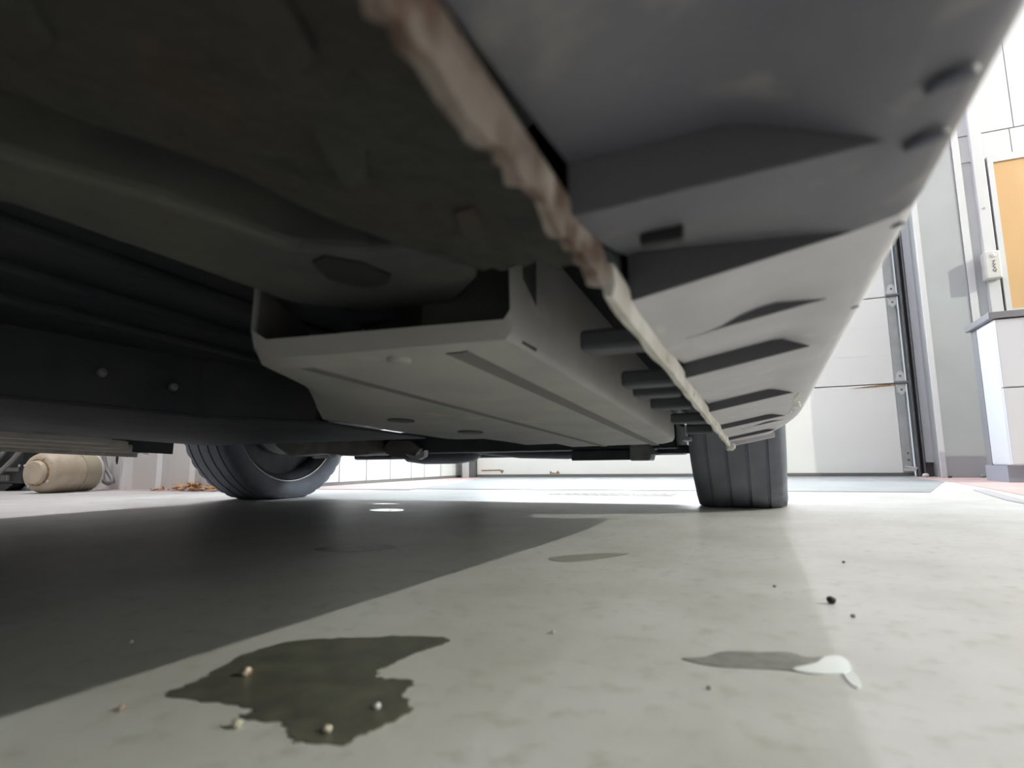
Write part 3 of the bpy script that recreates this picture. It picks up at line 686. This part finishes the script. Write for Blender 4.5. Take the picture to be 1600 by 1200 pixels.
for a in ((.048, .561, .0042, 'black', 'largest black pebble lying alone on the bright floor'),
          (.006, .612, .0016, 'grey', 'tiny dark speck of grit left of the largest black pebble'),
          (.058, .519, .0018, 'grey', 'tiny dark speck of grit right in front of the largest black pebble'),
          (.082, .775, .0020, 'grey', 'tiny speck of grit on the bright floor beyond the largest black pebble'),
          (-.279, .262, .0036, 'brown', 'small reddish brown and white stone in the oily puddle'),
          (-.230, .212, .0028, 'pale', 'small pale stone at the front edge of the oily puddle'),
          (-.032, .336, .0013, 'grey', 'tiny grey speck in front of the grey wet streak'),
          (-.187, .223, .0024, 'pale', 'small pale brown stone at the right front edge of the oily puddle'),
          (-.181, .252, .0022, 'white', 'small white stone inside the right end of the oily puddle'),
          (-.141, .402, .0016, 'pale', 'tiny pale stone on the floor right of the oily puddle'),
          (-.300, .205, .0020, 'brown', 'tiny brown stone at the shadow edge left of the oily puddle'),
          (-.405, .28, .0018, 'pale', 'tiny pale stone in the dark shadow left of the oily puddle'),
          (.868, 3.97, .018, 'white', 'white lump at the foot of the door track'),
          (1.10, 3.86, .016, 'green', 'greenish lump between the grey column and the white cabinet'),
          (.95, 3.84, .010, 'black', 'small black lump at the left foot of the grey column')):
    pebble(*a)
# floor drain
fd = empty('floor_drain', (-.49, 2.05, 0)); tag(fd, 'rusty flat drain grate in the floor behind the rear axle', 'drain')
for y in (-.04, .035): MB().box(-.22, .22, y, y + .008, 0, .0015).build('frame_bar', M['drain'], fd)
db = None
for k in range(12):
    if db is None: db = MB().box(-.006, .006, -.032, .035, 0, .0012).build('bar', M['drain'], fd); o = db
    else: o = db.copy(); col.objects.link(o); o.parent = fd
    o.location = (-.20 + k * .036, 0, 0)

# tan motor by the pale wall
mo = empty('electric_motor', (-3.24, 1.84, 0)); tag(mo, 'tan cylindrical motor lying on the floor by the pale ribbed wall', 'motor')
A = Vector((.075, -.17, .1)); B = Vector((0, .10, .1)); ax = (B - A).normalized(); Lm = (B - A).length
MB().lathe([(0, 0), (0, .072), (.010, .088), (.035, .098), (Lm * .62, .1)], A, ax, 40).build('housing', M['tan'], mo, smooth=True)
MB().lathe([(Lm * .62, .0), (Lm * .62, .104), (Lm * .64, .104), (Lm * .64, .0985), (Lm * .95, .0985), (Lm * .95, 0)], A, ax, 40).build('rear_housing', M['tan2'], mo, smooth=True)
MB().lathe([(Lm * .95, 0), (Lm * .95, .1), (Lm, .1), (Lm, 0)], A, ax, 40).build('end_flange', M['plate'], mo, smooth=True)
MB().lathe([(0, .058), (-.016, .056), (-.022, .050), (-.024, 0)], A, ax, 32).build('end_cap', M['tan'], mo, smooth=True)
MB().lathe([(-.004, .059), (-.004, .064), (.004, .066), (.004, .059)], A, ax, 32, True).build('cap_groove', M['rust'], mo, smooth=True)
for k in range(4):
    a = .6 + k * 1.5; u = ax.cross(Vector((0, 0, 1))).normalized(); w = ax.cross(u)
    p = A + (u * math.cos(a) + w * math.sin(a)) * .075
    MB().lathe([(0, 0), (0, .006), (-.006, .005), (-.006, 0)], p, ax, 8).build('bolt', M['steel'], mo)
# hose loop
hp = [(-3.23, 2.01, .20), (-3.225, 2.01, .16), (-3.20, 2.01, .11), (-3.15, 2.01, .065), (-3.13, 2.005, .045), (-3.16, 2.0, .035), (-3.195, 2.0, .045), (-3.215, 2.0, .075), (-3.22, 2.005, .10)]
ho = MB().tube(hp, .011, 10).build('hose', M['hose'], smooth='all'); c = Vector(hp[5])
tag(ho, 'grey hose hanging in a loop beside the tan motor', 'hose')
MB().tube([(-3.105, 2.0, .20), (-3.105, 2.0, .155), (-3.103, 2.0, .135)], [.007, .006, .003], 8).build('cord', M['black'])
tag(bpy.data.objects['cord'], 'short black cord end hanging in front of the pale wall', 'cord')
# black machine left of the motor
ma = empty('black_machine', (-3.87, 1.90, 0)); tag(ma, 'black machine with two grey tubes left of the tan motor', 'machine')
MB().box(-.42, .24, -.05, .11, .04, .46).build('body', M['black'], ma, bevel=.01)
MB().prism([(-.42, 0), (.08, 0), (.16, .04), (-.42, .04)], -.05, .10, 'y').build('foot', M['black'], ma)
MB().prism([(.12, 0), (.42, 0), (.42, .042), (.19, .042)], .0, .06, 'y').build('skid', M['galv'], ma, bevel=.004)
MB().tube([(-.06, -.08, .045), (.09, -.08, .105), (.19, -.08, .165), (.26, -.075, .225), (.27, -.07, .36)], .012, 10).build('tube', M['hose'], ma, smooth='all')
MB().tube([(-.08, -.07, .10), (.02, -.07, .165), (.10, -.07, .22), (.12, -.065, .36)], .012, 10).build('tube', M['hose'], ma, smooth='all')
for k in range(5): MB().box(.02 + k * .022, .032 + k * .022, -.062, -.05, .055, .085).build('vent_fin', M['hose'], ma)
MB().box(-.30, .20, -.056, -.05, .105, .125).build('rail', M['hose'], ma)
MB().lathe([(0, 0), (0, .008), (.005, .007), (.005, 0)], (.20, -.05, .135), (0, -1, 0), 8).build('bolt', M['steel'], ma)
# dry leaves and grit swept against the wall
lv = MB()
for k in range(70):
    x = random.gauss(-2.57, .10); y = 2.03 - abs(random.gauss(0, .03)); z = random.uniform(0, .035) * max(0, 1 - abs(x + 2.57) / .25)
    a = random.uniform(0, 6.28); l = random.uniform(.012, .03); w = l * .45; t = random.uniform(-.6, .6)
    ca, sa = math.cos(a), math.sin(a)
    lv.add([(x + ca * l, y + sa * l, z + .004 + abs(t) * l), (x - sa * w, y + ca * w, z + .002), (x - ca * l, y - sa * l, z + .003), (x + sa * w, y - ca * w, z + .009), (x, y, z + .006)], [(0, 1, 4), (1, 2, 4), (2, 3, 4), (3, 0, 4)])
o = lv.build('leaf_litter', M['leaf'])
tag(o, 'orange dry leaf litter swept against the pale ribbed wall', 'leaf litter', kind='stuff')
